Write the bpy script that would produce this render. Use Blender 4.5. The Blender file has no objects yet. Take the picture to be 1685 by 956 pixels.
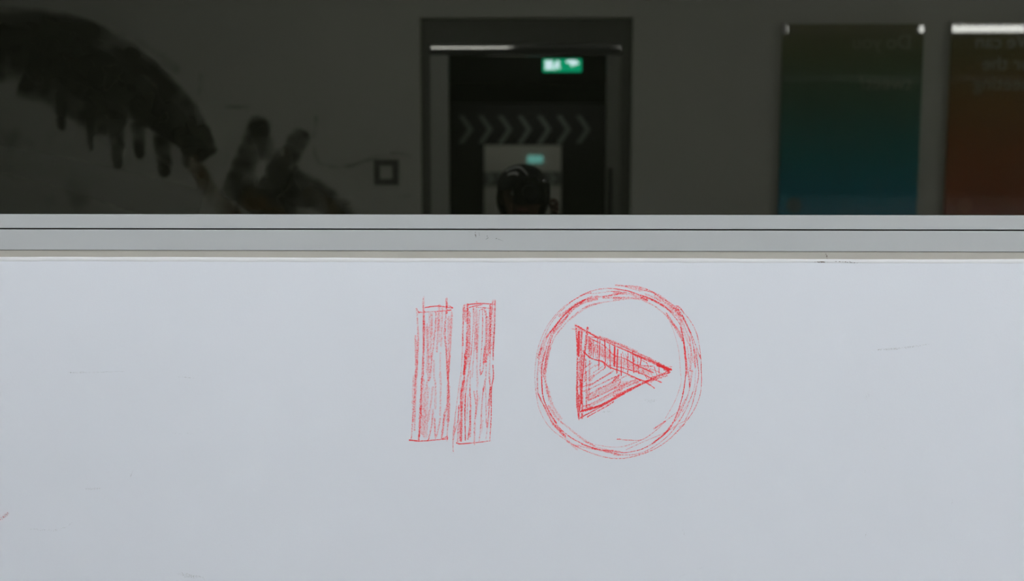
import bpy, bmesh, math, random
import numpy as np
from mathutils import Vector, Matrix, noise as mnoise

random.seed(7)
C = bpy.context.scene.collection
SC = bpy.context.scene
R = math.radians

# ------------------------------------------------------------------ camera, world, exposure
FPX, W, H = 1638.0, 1685.0, 956.0
PITCH, YAW, ROLL = R(5.68), R(1.07), R(0.05)
cam_data = bpy.data.cameras.new('camera')
cam_data.sensor_width = 36.0
cam_data.lens = 36.0 * FPX / W
cam_data.clip_start = 0.02
cam_data.clip_end = 100
cam_data.dof.use_dof = True
cam_data.dof.focus_distance = 1.81
cam_data.dof.aperture_fstop = 2.8
cam = bpy.data.objects.new('viewpoint', cam_data)
C.objects.link(cam)
CAM_ROT = Matrix.Rotation(YAW, 4, 'Z') @ Matrix.Rotation(R(90) - PITCH, 4, 'X') @ Matrix.Rotation(ROLL, 4, 'Z')
CAM_LOC = Vector((0.0, -1.80, 1.62))
cam.matrix_world = Matrix.Translation(CAM_LOC) @ CAM_ROT
SC.camera = cam

SC.view_settings.view_transform = 'Standard'
SC.view_settings.look = 'None'
SC.view_settings.exposure = 0.0
SC.view_settings.gamma = 1.0
SC.view_settings.use_curve_mapping = False
try:
    SC.cycles.transparent_max_bounces = 48
    SC.cycles.max_bounces = 12
    SC.cycles.diffuse_bounces = 8
except Exception:
    pass

world = bpy.data.worlds.new('world')
SC.world = world
world.use_nodes = True
world.node_tree.nodes['Background'].inputs['Color'].default_value = (0.05, 0.055, 0.06, 1)
world.node_tree.nodes['Background'].inputs['Strength'].default_value = 0.3

LAMP = 85.0            # luminance of the ceiling tubes

# depth planes of the place (the viewer looks along +y)
Y_WALL = 0.0           # painted wall below the window
Y_GLASS = 0.022        # front of the glass
Y_BACK = -4.30         # wall behind the photographer


def ray(px, py):
    d = Vector(((px - W / 2) / FPX, -(py - H / 2) / FPX, -1.0))
    return (CAM_ROT.to_3x3() @ d)


def front(px, py, y=Y_WALL):
    """point of a plane parallel to the front wall"""
    d = ray(px, py)
    return CAM_LOC + d * ((y - CAM_LOC.y) / d.y)


def behind(px, py, y):
    """point of the room behind the viewer that the window glass mirrors there"""
    p = front(px, py, Y_GLASS)
    d = ray(px, py)
    d.y = -d.y
    return p + d * ((y - p.y) / d.y)


# ------------------------------------------------------------------ helpers
def link(o, parent=None):
    C.objects.link(o)
    if parent is not None:
        o.parent = parent
        o.matrix_parent_inverse = Matrix.Identity(4)
        if parent.location.length > 0 or parent.parent:
            pw = Vector(parent.location)
            q = parent.parent
            while q:
                pw += q.location
                q = q.parent
            o.location = Vector(o.location) - pw
    return o


def obj(name, bm, m, parent=None, smooth=False):
    me = bpy.data.meshes.new(name)
    bm.to_mesh(me)
    bm.free()
    if smooth:
        for p in me.polygons:
            p.use_smooth = True
    for mm in (m if isinstance(m, (list, tuple)) else [m]):
        me.materials.append(mm)
    return link(bpy.data.objects.new(name, me), parent)


def tag(o, label=None, cat=None, group=None, kind=None):
    for k, v in (('label', label), ('category', cat), ('group', group), ('kind', kind)):
        if v:
            o[k] = v
    return o


def thing(name, loc, label, cat, group=None):
    o = bpy.data.objects.new(name, None)
    o.empty_display_size = 0.1
    o.location = loc
    C.objects.link(o)
    return tag(o, label, cat, group)


def box(bm, x0, x1, y0, y1, z0, z1, bevel=0.0, seg=2):
    r = bmesh.ops.create_cube(bm, size=1.0)
    vs = r['verts']
    for v in vs:
        v.co = Vector(((x0 + x1) / 2 + v.co.x * (x1 - x0), (y0 + y1) / 2 + v.co.y * (y1 - y0), (z0 + z1) / 2 + v.co.z * (z1 - z0)))
    if bevel:
        es = list({e for v in vs for e in v.link_edges})
        bmesh.ops.bevel(bm, geom=es, offset=bevel, segments=seg, affect='EDGES', profile=0.6)
    return bm


def bx(*a, **k):
    return box(bmesh.new(), *a, **k)


def tube(bm, p0, p1, r0, r1=None, seg=16, caps=True):
    r1 = r0 if r1 is None else r1
    p0, p1 = Vector(p0), Vector(p1)
    q = (p1 - p0).to_track_quat('Z', 'Y').to_matrix().to_4x4()
    m = Matrix.Translation((p0 + p1) / 2) @ q
    bmesh.ops.create_cone(bm, cap_ends=caps, segments=seg, radius1=r0, radius2=r1, depth=(p1 - p0).length, matrix=m)
    return bm


def nodes(m):
    nt = m.node_tree
    return nt, nt.nodes, nt.links, nt.nodes['Principled BSDF']


def mat(name, base, rough=0.6, metal=0.0, var=0.0, vscale=6.0, bump=0.0, bscale=200.0, ior=1.5):
    m = bpy.data.materials.new(name)
    m.use_nodes = True
    nt, N, L, b = nodes(m)
    b.inputs['Base Color'].default_value = (*base, 1)
    b.inputs['Roughness'].default_value = rough
    b.inputs['Metallic'].default_value = metal
    b.inputs['IOR'].default_value = ior
    tc = N.new('ShaderNodeTexCoord')
    if var:
        n = N.new('ShaderNodeTexNoise')
        n.inputs['Scale'].default_value = vscale
        n.inputs['Detail'].default_value = 5
        L.new(tc.outputs['Object'], n.inputs['Vector'])
        mx = N.new('ShaderNodeMix')
        mx.data_type = 'RGBA'
        mx.inputs['A'].default_value = (*[c * (1 - var) for c in base], 1)
        mx.inputs['B'].default_value = (*[min(1, c * (1 + var)) for c in base], 1)
        L.new(n.outputs['Fac'], mx.inputs['Factor'])
        L.new(mx.outputs['Result'], b.inputs['Base Color'])
    if bump:
        n2 = N.new('ShaderNodeTexNoise')
        n2.inputs['Scale'].default_value = bscale
        n2.inputs['Detail'].default_value = 3
        L.new(tc.outputs['Object'], n2.inputs['Vector'])
        bp = N.new('ShaderNodeBump')
        bp.inputs['Strength'].default_value = bump
        bp.inputs['Distance'].default_value = 0.001
        L.new(n2.outputs['Fac'], bp.inputs['Height'])
        L.new(bp.outputs['Normal'], b.inputs['Normal'])
    return m


def emit(name, col, strength):
    m = bpy.data.materials.new(name)
    m.use_nodes = True
    nt, N, L, b = nodes(m)
    b.inputs['Base Color'].default_value = (*col, 1)
    b.inputs['Emission Color'].default_value = (*col, 1)
    b.inputs['Emission Strength'].default_value = strength
    return m


def ramp_mat(name, stops, z0, z1, rough=0.03, ior=2.25):
    """print whose colour runs down the sheet"""
    m = bpy.data.materials.new(name)
    m.use_nodes = True
    nt, N, L, b = nodes(m)
    b.inputs['Roughness'].default_value = rough
    b.inputs['IOR'].default_value = ior
    g = N.new('ShaderNodeNewGeometry')
    s = N.new('ShaderNodeSeparateXYZ')
    L.new(g.outputs['Position'], s.inputs[0])
    mr = N.new('ShaderNodeMapRange')
    mr.inputs['From Min'].default_value = z0
    mr.inputs['From Max'].default_value = z1
    L.new(s.outputs['Z'], mr.inputs['Value'])
    cr = N.new('ShaderNodeValToRGB')
    el = cr.color_ramp.elements
    while len(el) > 1:
        el.remove(el[-1])
    el[0].position, el[0].color = stops[0][0], (*stops[0][1], 1)
    for p, c in stops[1:]:
        e = el.new(p)
        e.color = (*c, 1)
    L.new(mr.outputs['Result'], cr.inputs['Fac'])
    L.new(cr.outputs['Color'], b.inputs['Base Color'])
    return m


def grain_mat(name, col, scale=620.0, k=9.0, rough=0.55, spread=0.62, strength=1.0, edge=0.10, wash=0.0, bias=0.0):
    """dry pigment: the attribute 'cover' decides how much of the wall's tooth takes colour"""
    m = bpy.data.materials.new(name)
    m.use_nodes = True
    nt, N, L, b = nodes(m)
    b.inputs['Base Color'].default_value = (*col, 1)
    b.inputs['Roughness'].default_value = rough
    b.inputs['Specular IOR Level'].default_value = 0.2
    g = N.new('ShaderNodeNewGeometry')
    n = N.new('ShaderNodeTexNoise')
    n.noise_dimensions = '4D'
    n.inputs['Scale'].default_value = scale
    n.inputs['Detail'].default_value = 1.5
    L.new(g.outputs['Position'], n.inputs['Vector'])

    def attr(nm):
        a = N.new('ShaderNodeAttribute')
        a.attribute_name = nm
        return a.outputs['Fac']

    def math_(op, a, c, clamp=False):
        x = N.new('ShaderNodeMath')
        x.operation = op
        x.use_clamp = clamp
        for i, v in enumerate((a, c)):
            if isinstance(v, (int, float)):
                x.inputs[i].default_value = v
            else:
                L.new(v, x.inputs[i])
        return x.outputs[0]
    L.new(math_('MULTIPLY', attr('seed'), 0.5), n.inputs['W'])
    e2 = math_('MULTIPLY', attr('edge'), attr('edge'))
    e4 = math_('MULTIPLY', e2, e2)
    t = math_('ADD', math_('MULTIPLY', math_('SUBTRACT', 0.5 - bias, attr('cover')), spread), 0.5)
    t = math_('ADD', t, math_('MULTIPLY', e4, edge))
    a = math_('MULTIPLY', math_('SUBTRACT', n.outputs['Fac'], t), k, True)
    film = math_('MULTIPLY', math_('SUBTRACT', 1.0, e4), math_('MULTIPLY', attr('cover'), wash))
    a = math_('MAXIMUM', a, film)
    a = math_('MULTIPLY', a, strength, True)
    L.new(a, b.inputs['Alpha'])
    return m


def spline(pts, step):
    """Catmull-Rom resampling of a polyline of tuples"""
    if len(pts) == 2:
        P = [pts[0], pts[0], pts[1], pts[1]]
    else:
        P = [pts[0]] + list(pts) + [pts[-1]]
    out = []
    for i in range(1, len(P) - 2):
        a, b, c, d = (Vector(P[i + j]) for j in (-1, 0, 1, 2))
        n = max(1, int((c - b).length / step))
        for j in range(n):
            t = j / n
            out.append(0.5 * ((2 * b) + (c - a) * t + (2 * a - 5 * b + 4 * c - d) * t * t + (3 * b - a - 3 * c + d) * t ** 3))
    out.append(Vector(P[-2]))
    return out


class Ribbons:
    """flat strokes lying on a wall plane"""
    def __init__(self, to3d, step=6.0, lift=-0.00028, dl=-0.000004):
        self.to3d, self.step, self.lift, self.dl = to3d, step, lift, dl
        self.v, self.f, self.den, self.edge, self.seed = [], [], [], [], []
        self.n = 0

    def add(self, pts, width, density, taper=0.0, jitter=0.25, w1=None):
        sp = spline(pts, self.step)
        if len(sp) < 2:
            return
        sd = random.random()
        base = len(self.v)
        ln = len(sp)
        for i, p in enumerate(sp):
            t = (sp[min(i + 1, ln - 1)] - sp[max(i - 1, 0)])
            if t.length < 1e-9:
                t = Vector((0, 1))
            t.normalize()
            nrm = Vector((-t.y, t.x))
            u = i / (ln - 1)
            w = width if w1 is None else width + (w1 - width) * u
            w *= 1 - taper * abs(2 * u - 1) ** 3
            q = p + nrm * random.uniform(-jitter, jitter)
            d = density * (0.90 + 0.2 * mnoise.noise(Vector((p.x * 0.06, p.y * 0.06, sd * 40))))
            if i in (0, ln - 1):
                w *= 0.6
            for s in (-1, 0, 1):
                co = self.to3d(*(q + nrm * (s * w / 2)))
                co = co + Vector((0, self.lift + self.dl * self.n, 0))
                self.v.append(co)
                self.den.append(d)
                self.edge.append(float(s))
                self.seed.append(sd)
        for i in range(ln - 1):
            a = base + 3 * i
            self.f += [(a, a + 1, a + 4, a + 3), (a + 1, a + 2, a + 5, a + 4)]
        self.n += 1

    def build(self, name, m, parent=None):
        me = bpy.data.meshes.new(name)
        me.from_pydata([tuple(c) for c in self.v], [], self.f)
        for nm, vals in (('cover', self.den), ('edge', self.edge), ('seed', self.seed)):
            a = me.attributes.new(nm, 'FLOAT', 'POINT')
            a.data.foreach_set('value', vals)
        me.materials.append(m)
        return link(bpy.data.objects.new(name, me), parent)


def skin(name, verts, edges, m, parent=None, sub=2, root=0):
    """one smooth surface grown round a skeleton: verts = [(x, y, z, radius)]"""
    me = bpy.data.meshes.new(name)
    me.from_pydata([v[:3] for v in verts], edges, [])
    o = bpy.data.objects.new(name, me)
    C.objects.link(o)
    o.modifiers.new('skin', 'SKIN').use_smooth_shade = True
    sd = me.skin_vertices[0].data
    for i, v in enumerate(verts):
        rr = v[3] if isinstance(v[3], tuple) else (v[3], v[3])
        sd[i].radius = rr
        sd[i].use_root = (i == root)
    s = o.modifiers.new('sub', 'SUBSURF')
    s.levels = s.render_levels = sub
    dg = bpy.context.evaluated_depsgraph_get()
    me2 = bpy.data.meshes.new_from_object(o.evaluated_get(dg))
    me2.name = name
    bpy.data.objects.remove(o)
    for p in me2.polygons:
        p.use_smooth = True
    me2.materials.clear()
    me2.materials.append(m)
    return link(bpy.data.objects.new(name, me2), parent)


def text_mesh(name, body, size, loc, rot, m, parent, depth=0.0004):
    cu = bpy.data.curves.new(name, 'FONT')
    cu.body = body
    cu.size = size
    cu.extrude = depth
    t = bpy.data.objects.new(name, cu)
    C.objects.link(t)
    dg = bpy.context.evaluated_depsgraph_get()
    me = bpy.data.meshes.new_from_object(t.evaluated_get(dg))
    bpy.data.objects.remove(t)
    me.transform(Matrix.Translation(loc) @ rot)
    me.materials.clear()
    me.materials.append(m)
    return link(bpy.data.objects.new(name, me), parent)


# ------------------------------------------------------------------ materials
M = {}
M['white_wall'] = mat('white_wall_paint', (0.655, 0.695, 0.762), 0.62, var=0.02, vscale=1.6, bump=0.12, bscale=260)
M['film'] = mat('white_film', (0.70, 0.725, 0.755), 0.45, var=0.015, vscale=9)
M['rail'] = mat('satin_aluminium', (0.40, 0.425, 0.44), 0.42, var=0.02, vscale=4, bump=0.05, bscale=900)
M['seal'] = mat('grey_sealant', (0.385, 0.38, 0.345), 0.7, var=0.05, vscale=30, bump=0.1)
M['gap'] = mat('dark_gasket', (0.03, 0.028, 0.024), 0.8)
M['room_wall'] = mat('room_wall_paint', (0.64, 0.635, 0.545), 0.7, var=0.05, vscale=1.2)
M['ceiling'] = mat('ceiling_paint', (0.87, 0.87, 0.87), 0.8)
M['side_wall'] = mat('side_wall_paint', (0.84, 0.85, 0.86), 0.8)
M['floor'] = mat('pale_floor', (0.86, 0.86, 0.88), 0.5, var=0.1)
M['dark'] = mat('black_corridor_paint', (0.018, 0.018, 0.016), 0.6)
M['door_dark'] = mat('dark_steel', (0.14, 0.14, 0.115), 0.5)
M['door_grey'] = mat('grey_frame_paint', (0.50, 0.50, 0.44), 0.5)
M['steel'] = mat('brushed_steel', (0.36, 0.355, 0.34), 0.08, metal=1.0)
M['header'] = mat('dark_grey_header_paint', (0.05, 0.05, 0.05), 0.7)
M['clip'] = mat('pale_clip', (0.75, 0.74, 0.70), 0.35)
M['chrome'] = mat('chrome', (0.8, 0.8, 0.8), 0.15, metal=1.0)
M['chevron'] = mat('pale_chevron_print', (0.42, 0.48, 0.42), 0.6)
M['black'] = mat('black_plastic', (0.006, 0.006, 0.006), 0.75)
M['fabric'] = mat('black_cloth', (0.010, 0.010, 0.009), 0.85, bump=0.3, bscale=600)
M['denim'] = mat('dark_trousers', (0.02, 0.022, 0.03), 0.9)
M['skin'] = mat('skin', (0.16, 0.085, 0.045), 0.55)
M['hair'] = mat('dark_hair', (0.015, 0.012, 0.01), 0.6)
M['patch'] = mat('pale_embroidery', (0.8, 0.8, 0.8), 0.8)
M['tube'] = emit('lamp_tube', (1.0, 1.0, 1.0), LAMP)
M['lamp_body'] = mat('lamp_housing', (0.6, 0.6, 0.6), 0.4)
M['sign_green'] = emit('sign_green', (0.0, 0.55, 0.26), 8.5)
M['sign_white'] = emit('sign_white', (0.66, 0.85, 0.95), 17.0)
M['far_sign'] = emit('far_sign', (0.25, 0.75, 0.70), 5.0)

m = bpy.data.materials.new('window_glass')
m.use_nodes = True
_, _, _, b = nodes(m)
b.inputs['Base Color'].default_value = (0.0036, 0.0041, 0.0025, 1)   # black lift of the mirrored room, put into the base colour
b.inputs['Roughness'].default_value = 0.0
b.inputs['IOR'].default_value = 1.60          # both faces of the pane together
b.inputs['Specular Tint'].default_value = (0.98, 1.0, 0.93, 1)
M['glass'] = m

M['crayon'] = grain_mat('red_crayon', (0.68, 0.008, 0.016), k=6.5, spread=0.55, edge=0.07, wash=0.30, bias=0.13)
M['smudge'] = grain_mat('grey_scuff', (0.33, 0.33, 0.31), scale=500, k=3.0, spread=0.5, strength=0.6, edge=0.25, bias=0.12)
M['dirt'] = grain_mat('brown_dirt', (0.12, 0.09, 0.06), scale=420, k=6, spread=0.5, strength=0.95, edge=0.2, bias=0.10)
M['paint_dark'] = grain_mat('dark_mural_paint', (0.07, 0.066, 0.045), scale=8, k=2.2, spread=0.9, strength=0.90, edge=0.42, bias=0.16)
M['paint_brown'] = grain_mat('brown_mural_paint', (0.20, 0.125, 0.04), scale=9, k=2.2, spread=0.9, strength=0.85, edge=0.40, bias=0.15)
M['paint_grey'] = grain_mat('grey_mural_wash', (0.25, 0.255, 0.21), scale=5, k=3, spread=0.9, strength=0.7, edge=0.4)

# ------------------------------------------------------------------ front: wall below the window, rails, glass
XL, XR = -5.0, 6.2
zg = front(842, 353.6, -0.004).z           # top of the glazing rail
zgap0 = front(842, 376.6, -0.004).z
zgap1 = front(842, 379.0, -0.006).z
zs0 = front(842, 413.0, -0.006).z
zs1 = front(842, 424.6, Y_WALL).z
zlip = front(842, 431.0, Y_WALL).z
ZTOP = 3.2


def struct(name, bm, m, parent=None, smooth=False):
    o = obj(name, bm, m, parent, smooth)
    if parent is None:
        o['kind'] = 'structure'
    return o


bm = bx(XL, XR, Y_WALL, Y_WALL + 0.20, 0.0, zlip)
wall_front = struct('wall_front', bm, M['white_wall'])
wall_front['label'] = 'smooth white painted wall under the long window'

# uneven upper edge of the wall's paint film
bm = bmesh.new()
n = 620
x0, x1 = -1.6, 1.6
rows = []
for i in range(n + 1):
    x = x0 + (x1 - x0) * i / n
    wz = 0.0013 * mnoise.noise(Vector((x * 2.3, 0.3, 0))) + 0.0005 * mnoise.noise(Vector((x * 14, 1.7, 0)))
    wl = 0.0011 * mnoise.noise(Vector((x * 9, 5.1, 0))) + 0.0006 * mnoise.noise(Vector((x * 40, 9, 0)))
    bulge = -0.0013 - 0.0006 * mnoise.noise(Vector((x * 11, 2.2, 3)))
    zt = zs1 + wz
    zb = zlip - 0.0006 + wl
    rows.append([bm.verts.new(c) for c in ((x, 0.010, zt - 0.001), (x, bulge * 0.4, zt), (x, bulge, zt - 0.0018), (x, bulge * 0.9, zb + 0.0012), (x, -0.00005, zb))])
for a, c in zip(rows, rows[1:]):
    for k in range(4):
        bm.faces.new((a[k], c[k], c[k + 1], a[k + 1]))
bmesh.ops.recalc_face_normals(bm, faces=bm.faces)
obj('film_edge', bm, M['film'], wall_front, True)
bm = bx(XL, XR, 0.0045, 0.19, zlip, zs1 - 0.003)
obj('wall_cap', bm, M['white_wall'], wall_front)

# the window: rails, gasket, pane
win = bpy.data.objects.new('window_1', None)
win.location = (0.6, Y_GLASS, zg)
C.objects.link(win)
tag(win, 'long dark mirroring window above the white wall', None, None, 'structure')
WX0, WX1 = XL + 0.02, XR - 0.02
obj('glazing_rail', bx(WX0, WX1, -0.0012, 0.045, zgap0, zg, bevel=0.0012), M['rail'], win)
obj('gasket_line', bx(WX0, WX1, 0.004, 0.05, zgap1 - 0.004, zgap0 + 0.004), M['gap'], win)
obj('sill_rail', bx(WX0, WX1, -0.0018, 0.045, zs0, zgap1, bevel=0.0013), M['rail'], win)
bm = bx(WX0, WX1, 0.0006, 0.045, zs1 - 0.012, zs0 - 0.0006)
obj('sealant_strip', bm, M['seal'], win)
obj('seal_joint', bx(WX0, WX1, 0.006, 0.05, zs0 - 0.004, zs0 + 0.004), M['gap'], win)
obj('glass_pane', bx(WX0 + 0.02, WX1 - 0.02, Y_GLASS, Y_GLASS + 0.012, zg - 0.008, 2.75), M['glass'], win)
obj('head_rail', bx(WX0, WX1, -0.004, 0.045, 2.74, 2.79, bevel=0.0012), M['rail'], win)
obj('side_rail', bx(WX0, WX0 + 0.05, -0.004, 0.045, zg, 2.74, bevel=0.0012), M['rail'], win)
obj('side_rail', bx(WX1 - 0.05, WX1, -0.004, 0.045, zg, 2.74, bevel=0.0012), M['rail'], win)
struct('wall_front_upper', bx(XL, XR, 0.0, 0.2, 2.79, ZTOP), M['header'])
struct('wall_behind_window', bx(XL, XR, 0.06, 0.2, zlip, 2.79), M['dark'])

# ------------------------------------------------------------------ crayon drawings on the wall
ZONE = {'A': (660, 480, 6.83), 'B': (660, 610, 6.83), 'C': (735, 480, 6.83), 'D': (735, 610, 6.83),
        'S': (930, 520, 5.311), 'T': (1010, 520, 5.311),
        'Q': (870, 460, 6.373), 'R': (1010, 460, 6.373), 'U': (870, 610, 6.373), 'V': (1010, 610, 6.373)}


def path(s):
    """'A 170,190 195,400 B 165,0' -> points"""
    out, z = [], None
    for w in s.split():
        if w in ZONE:
            z = ZONE[w]
        else:
            u, v = (float(t) for t in w.split(','))
            out.append((z[0] + u / z[2], z[1] + v / z[2]))
    return out


RNG = np.random.default_rng(11)
SS = 2.7                     # mesh cells per photo pixel


def tooth(h, w, sigma):
    """smoothed noise with unit spread: the tooth of the painted wall"""
    r = int(3 * sigma) + 1
    a = RNG.standard_normal((h + 2 * r, w + 2 * r))
    k = np.exp(-0.5 * (np.arange(-r, r + 1) / sigma) ** 2)
    k /= k.sum()
    a = np.apply_along_axis(lambda v: np.convolve(v, k, 'valid'), 0, a)
    a = np.apply_along_axis(lambda v: np.convolve(v, k, 'valid'), 1, a)
    return a / a.std()


def quantile(c):
    """threshold that leaves the share c of the tooth above it"""
    c = np.clip(c, 0.02, 0.98)
    return -np.log(c / (1 - c)) / 1.702


def drawing(name, strokes, parent, scale, press=0.04):
    """dry crayon on the wall: a thin skin of pigment, only where strokes have touched"""
    paths = [(np.array([tuple(p) for p in spline(path(t), 1.2)]), w * (0.78 if w < 40 else 0.92) / scale, d + press) for t, w, d in strokes]
    allp = np.concatenate([p for p, _, _ in paths])
    x0, y0 = np.floor(allp.min(0)) - 5
    x1, y1 = np.ceil(allp.max(0)) + 5
    gw, gh = int((x1 - x0) * SS), int((y1 - y0) * SS)
    base = tooth(gh, gw, 0.38 * SS)
    own = tooth(gh + 97, gw + 97, 0.36 * SS)
    A = np.zeros((gh, gw))
    for P, w, d in paths:
        prof = np.zeros((gh, gw))
        wob = RNG.uniform(0, 60)
        ln = len(P)
        for i in range(ln - 1):
            a, b = P[i], P[i + 1]
            rad = w / 2 * (0.92 + 0.16 * math.sin(wob + i * 0.11))
            m = rad + 1.0
            c0 = max(0, int((min(a[0], b[0]) - m - x0) * SS)); c1 = min(gw, int((max(a[0], b[0]) + m - x0) * SS) + 2)
            r0 = max(0, int((min(a[1], b[1]) - m - y0) * SS)); r1 = min(gh, int((max(a[1], b[1]) + m - y0) * SS) + 2)
            if c1 <= c0 or r1 <= r0:
                continue
            X = x0 + np.arange(c0, c1)[None, :] / SS
            Y = y0 + np.arange(r0, r1)[:, None] / SS
            ab = b - a
            L2 = max(1e-9, float(ab @ ab))
            t = np.clip(((X - a[0]) * ab[0] + (Y - a[1]) * ab[1]) / L2, 0, 1)
            dist = np.hypot(X - a[0] - t * ab[0], Y - a[1] - t * ab[1])
            p = np.clip(1.25 - (dist / rad) ** 2 * 0.95, 0, 1)
            u = i / ln
            p = p * (0.86 + 0.14 * math.sin(wob * 3 + i * 0.05))
            sub = prof[r0:r1, c0:c1]
            np.maximum(sub, p, out=sub)
        rr = np.where(prof.any(1))[0]
        cc = np.where(prof.any(0))[0]
        if not len(rr):
            continue
        sl = (slice(rr[0], rr[-1] + 1), slice(cc[0], cc[-1] + 1))
        pr = prof[sl]
        oy, ox = RNG.integers(0, 97, 2)
        g = 0.80 * base[sl] + 0.60 * own[oy + rr[0]:oy + rr[-1] + 1, ox + cc[0]:ox + cc[-1] + 1]
        cov = COVER(d) * np.clip(pr * 1.15, 0, 1)
        al = np.clip((g - quantile(cov)) * 0.55 + 0.42, 0, 1) * (pr > 0.02)
        al = np.maximum(al * min(0.96, 0.54 + 1.2 * max(0.0, d - 0.34)), FILM * d * pr)
        A[sl] = 1 - (1 - A[sl]) * (1 - al)
    keep = A > 0.05
    cell = keep[:-1, :-1] | keep[1:, :-1] | keep[:-1, 1:] | keep[1:, 1:]
    used = np.zeros_like(keep)
    used[:-1, :-1] |= cell; used[1:, :-1] |= cell; used[:-1, 1:] |= cell; used[1:, 1:] |= cell
    ids = np.full(keep.shape, -1)
    ids[used] = np.arange(used.sum())
    ry, cx = np.where(used)
    PX = x0 + cx / SS
    PY = y0 + ry / SS
    cams = np.stack([(PX - W / 2) / FPX, -(PY - H / 2) / FPX, -np.ones(len(PX))], 1)
    D = cams @ np.array(CAM_ROT.to_3x3()).T
    yy = Y_WALL - 0.00025
    V = np.array(CAM_LOC) + D * ((yy - CAM_LOC.y) / D[:, 1])[:, None]
    cr, ccx = np.where(cell)
    F = np.stack([ids[cr + 1, ccx], ids[cr + 1, ccx + 1], ids[cr, ccx + 1], ids[cr, ccx]], 1)
    me = bpy.data.meshes.new(name)
    me.from_pydata(V.tolist(), [], F.tolist())
    at = me.attributes.new('pigment', 'FLOAT', 'POINT')
    at.data.foreach_set('value', A[used].astype(np.float32))
    me.materials.append(M['crayon_skin'])
    return link(bpy.data.objects.new(name, me), parent)


def COVER(d):
    return 0.20 + 1.35 * max(0.0, d - 0.20)


FILM = 0.38
m = mat('red_crayon_on_wall', (0.655, 0.695, 0.762), 0.62, var=0.02, vscale=1.6)
nt, N, L, b = nodes(m)
at = N.new('ShaderNodeAttribute')
at.attribute_name = 'pigment'
mx = N.new('ShaderNodeMix')
mx.data_type = 'RGBA'
mx.inputs['B'].default_value = (0.75, 0.005, 0.014, 1)
L.new(b.inputs['Base Color'].links[0].from_socket, mx.inputs['A'])
L.new(at.outputs['Fac'], mx.inputs['Factor'])
L.new(mx.outputs['Result'], b.inputs['Base Color'])
M['crayon_skin'] = m

BAR1 = [
    ('A 175,190 190,400 190,560 175,956 B 165,0 150,300 130,560 115,760', 26, .50),
    ('A 160,495 168,800 165,956 B 170,100 160,400 150,670', 24, .45),
    ('A 255,60 250,140', 22, .38), ('A 248,130 255,300 255,600 240,956 B 235,100 220,350 215,500 200,770', 36, .58),
    ('B 235,60 222,400 205,740', 22, .50),
    ('A 325,250 335,450 330,740', 42, .36), ('A 290,370 300,600 305,956 B 270,250 265,500 250,730', 34, .40),
    ('A 350,250 345,480', 26, .36), ('A 390,230 385,400 345,760 325,956 B 310,110', 28, .50),
    ('A 345,700 342,770', 24, .5),
    ('A 430,150 420,300 400,670', 34, .40), ('A 465,190 450,610', 30, .40), ('A 425,250 425,560', 44, .32),
    ('A 510,80 510,150 500,300 490,450 510,700 525,956 B 525,50 530,200 520,380 490,500 460,760', 32, .54),
    ('A 570,235 560,500 545,750 530,956 B 530,100 540,400 515,740', 28, .44), ('A 540,290 535,760', 44, .36),
    ('A 535,760 527,956 B 525,110', 38, .50), ('A 527,900 B 522,90', 26, .62), ('A 505,560 515,900', 24, .42),
    ('A 440,690 440,956 B 445,100 440,500', 30, .32), ('A 370,780 370,956 B 385,150 385,420', 32, .35),
    ('B 355,190 330,400 300,560', 38, .40), ('B 360,440 345,600 310,770', 28, .50), ('B 375,540 385,760', 24, .50),
    ('B 440,540 400,740', 28, .42), ('B 485,490 455,750', 24, .50), ('B 530,180 528,560', 46, .42),
    ('A 270,178 420,162 580,185', 17, .72), ('A 195,232 400,222 490,215 560,205', 17, .68), ('A 505,140 580,180', 14, .66),
    ('A 172,190 200,235', 18, .6), ('A 515,130 515,240', 22, .6),
    ('B 95,780 220,790 380,778 520,765', 22, .74), ('B 450,770 520,745 515,790', 16, .64),
    ('B 150,60 138,560', 50, .34), ('B 250,100 230,700', 50, .34), ('B 300,200 275,740', 46, .32),
    ('A 180,560 170,900', 46, .34), ('A 300,400 300,900', 46, .32), ('A 255,240 245,900', 20, .5),
]
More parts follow.
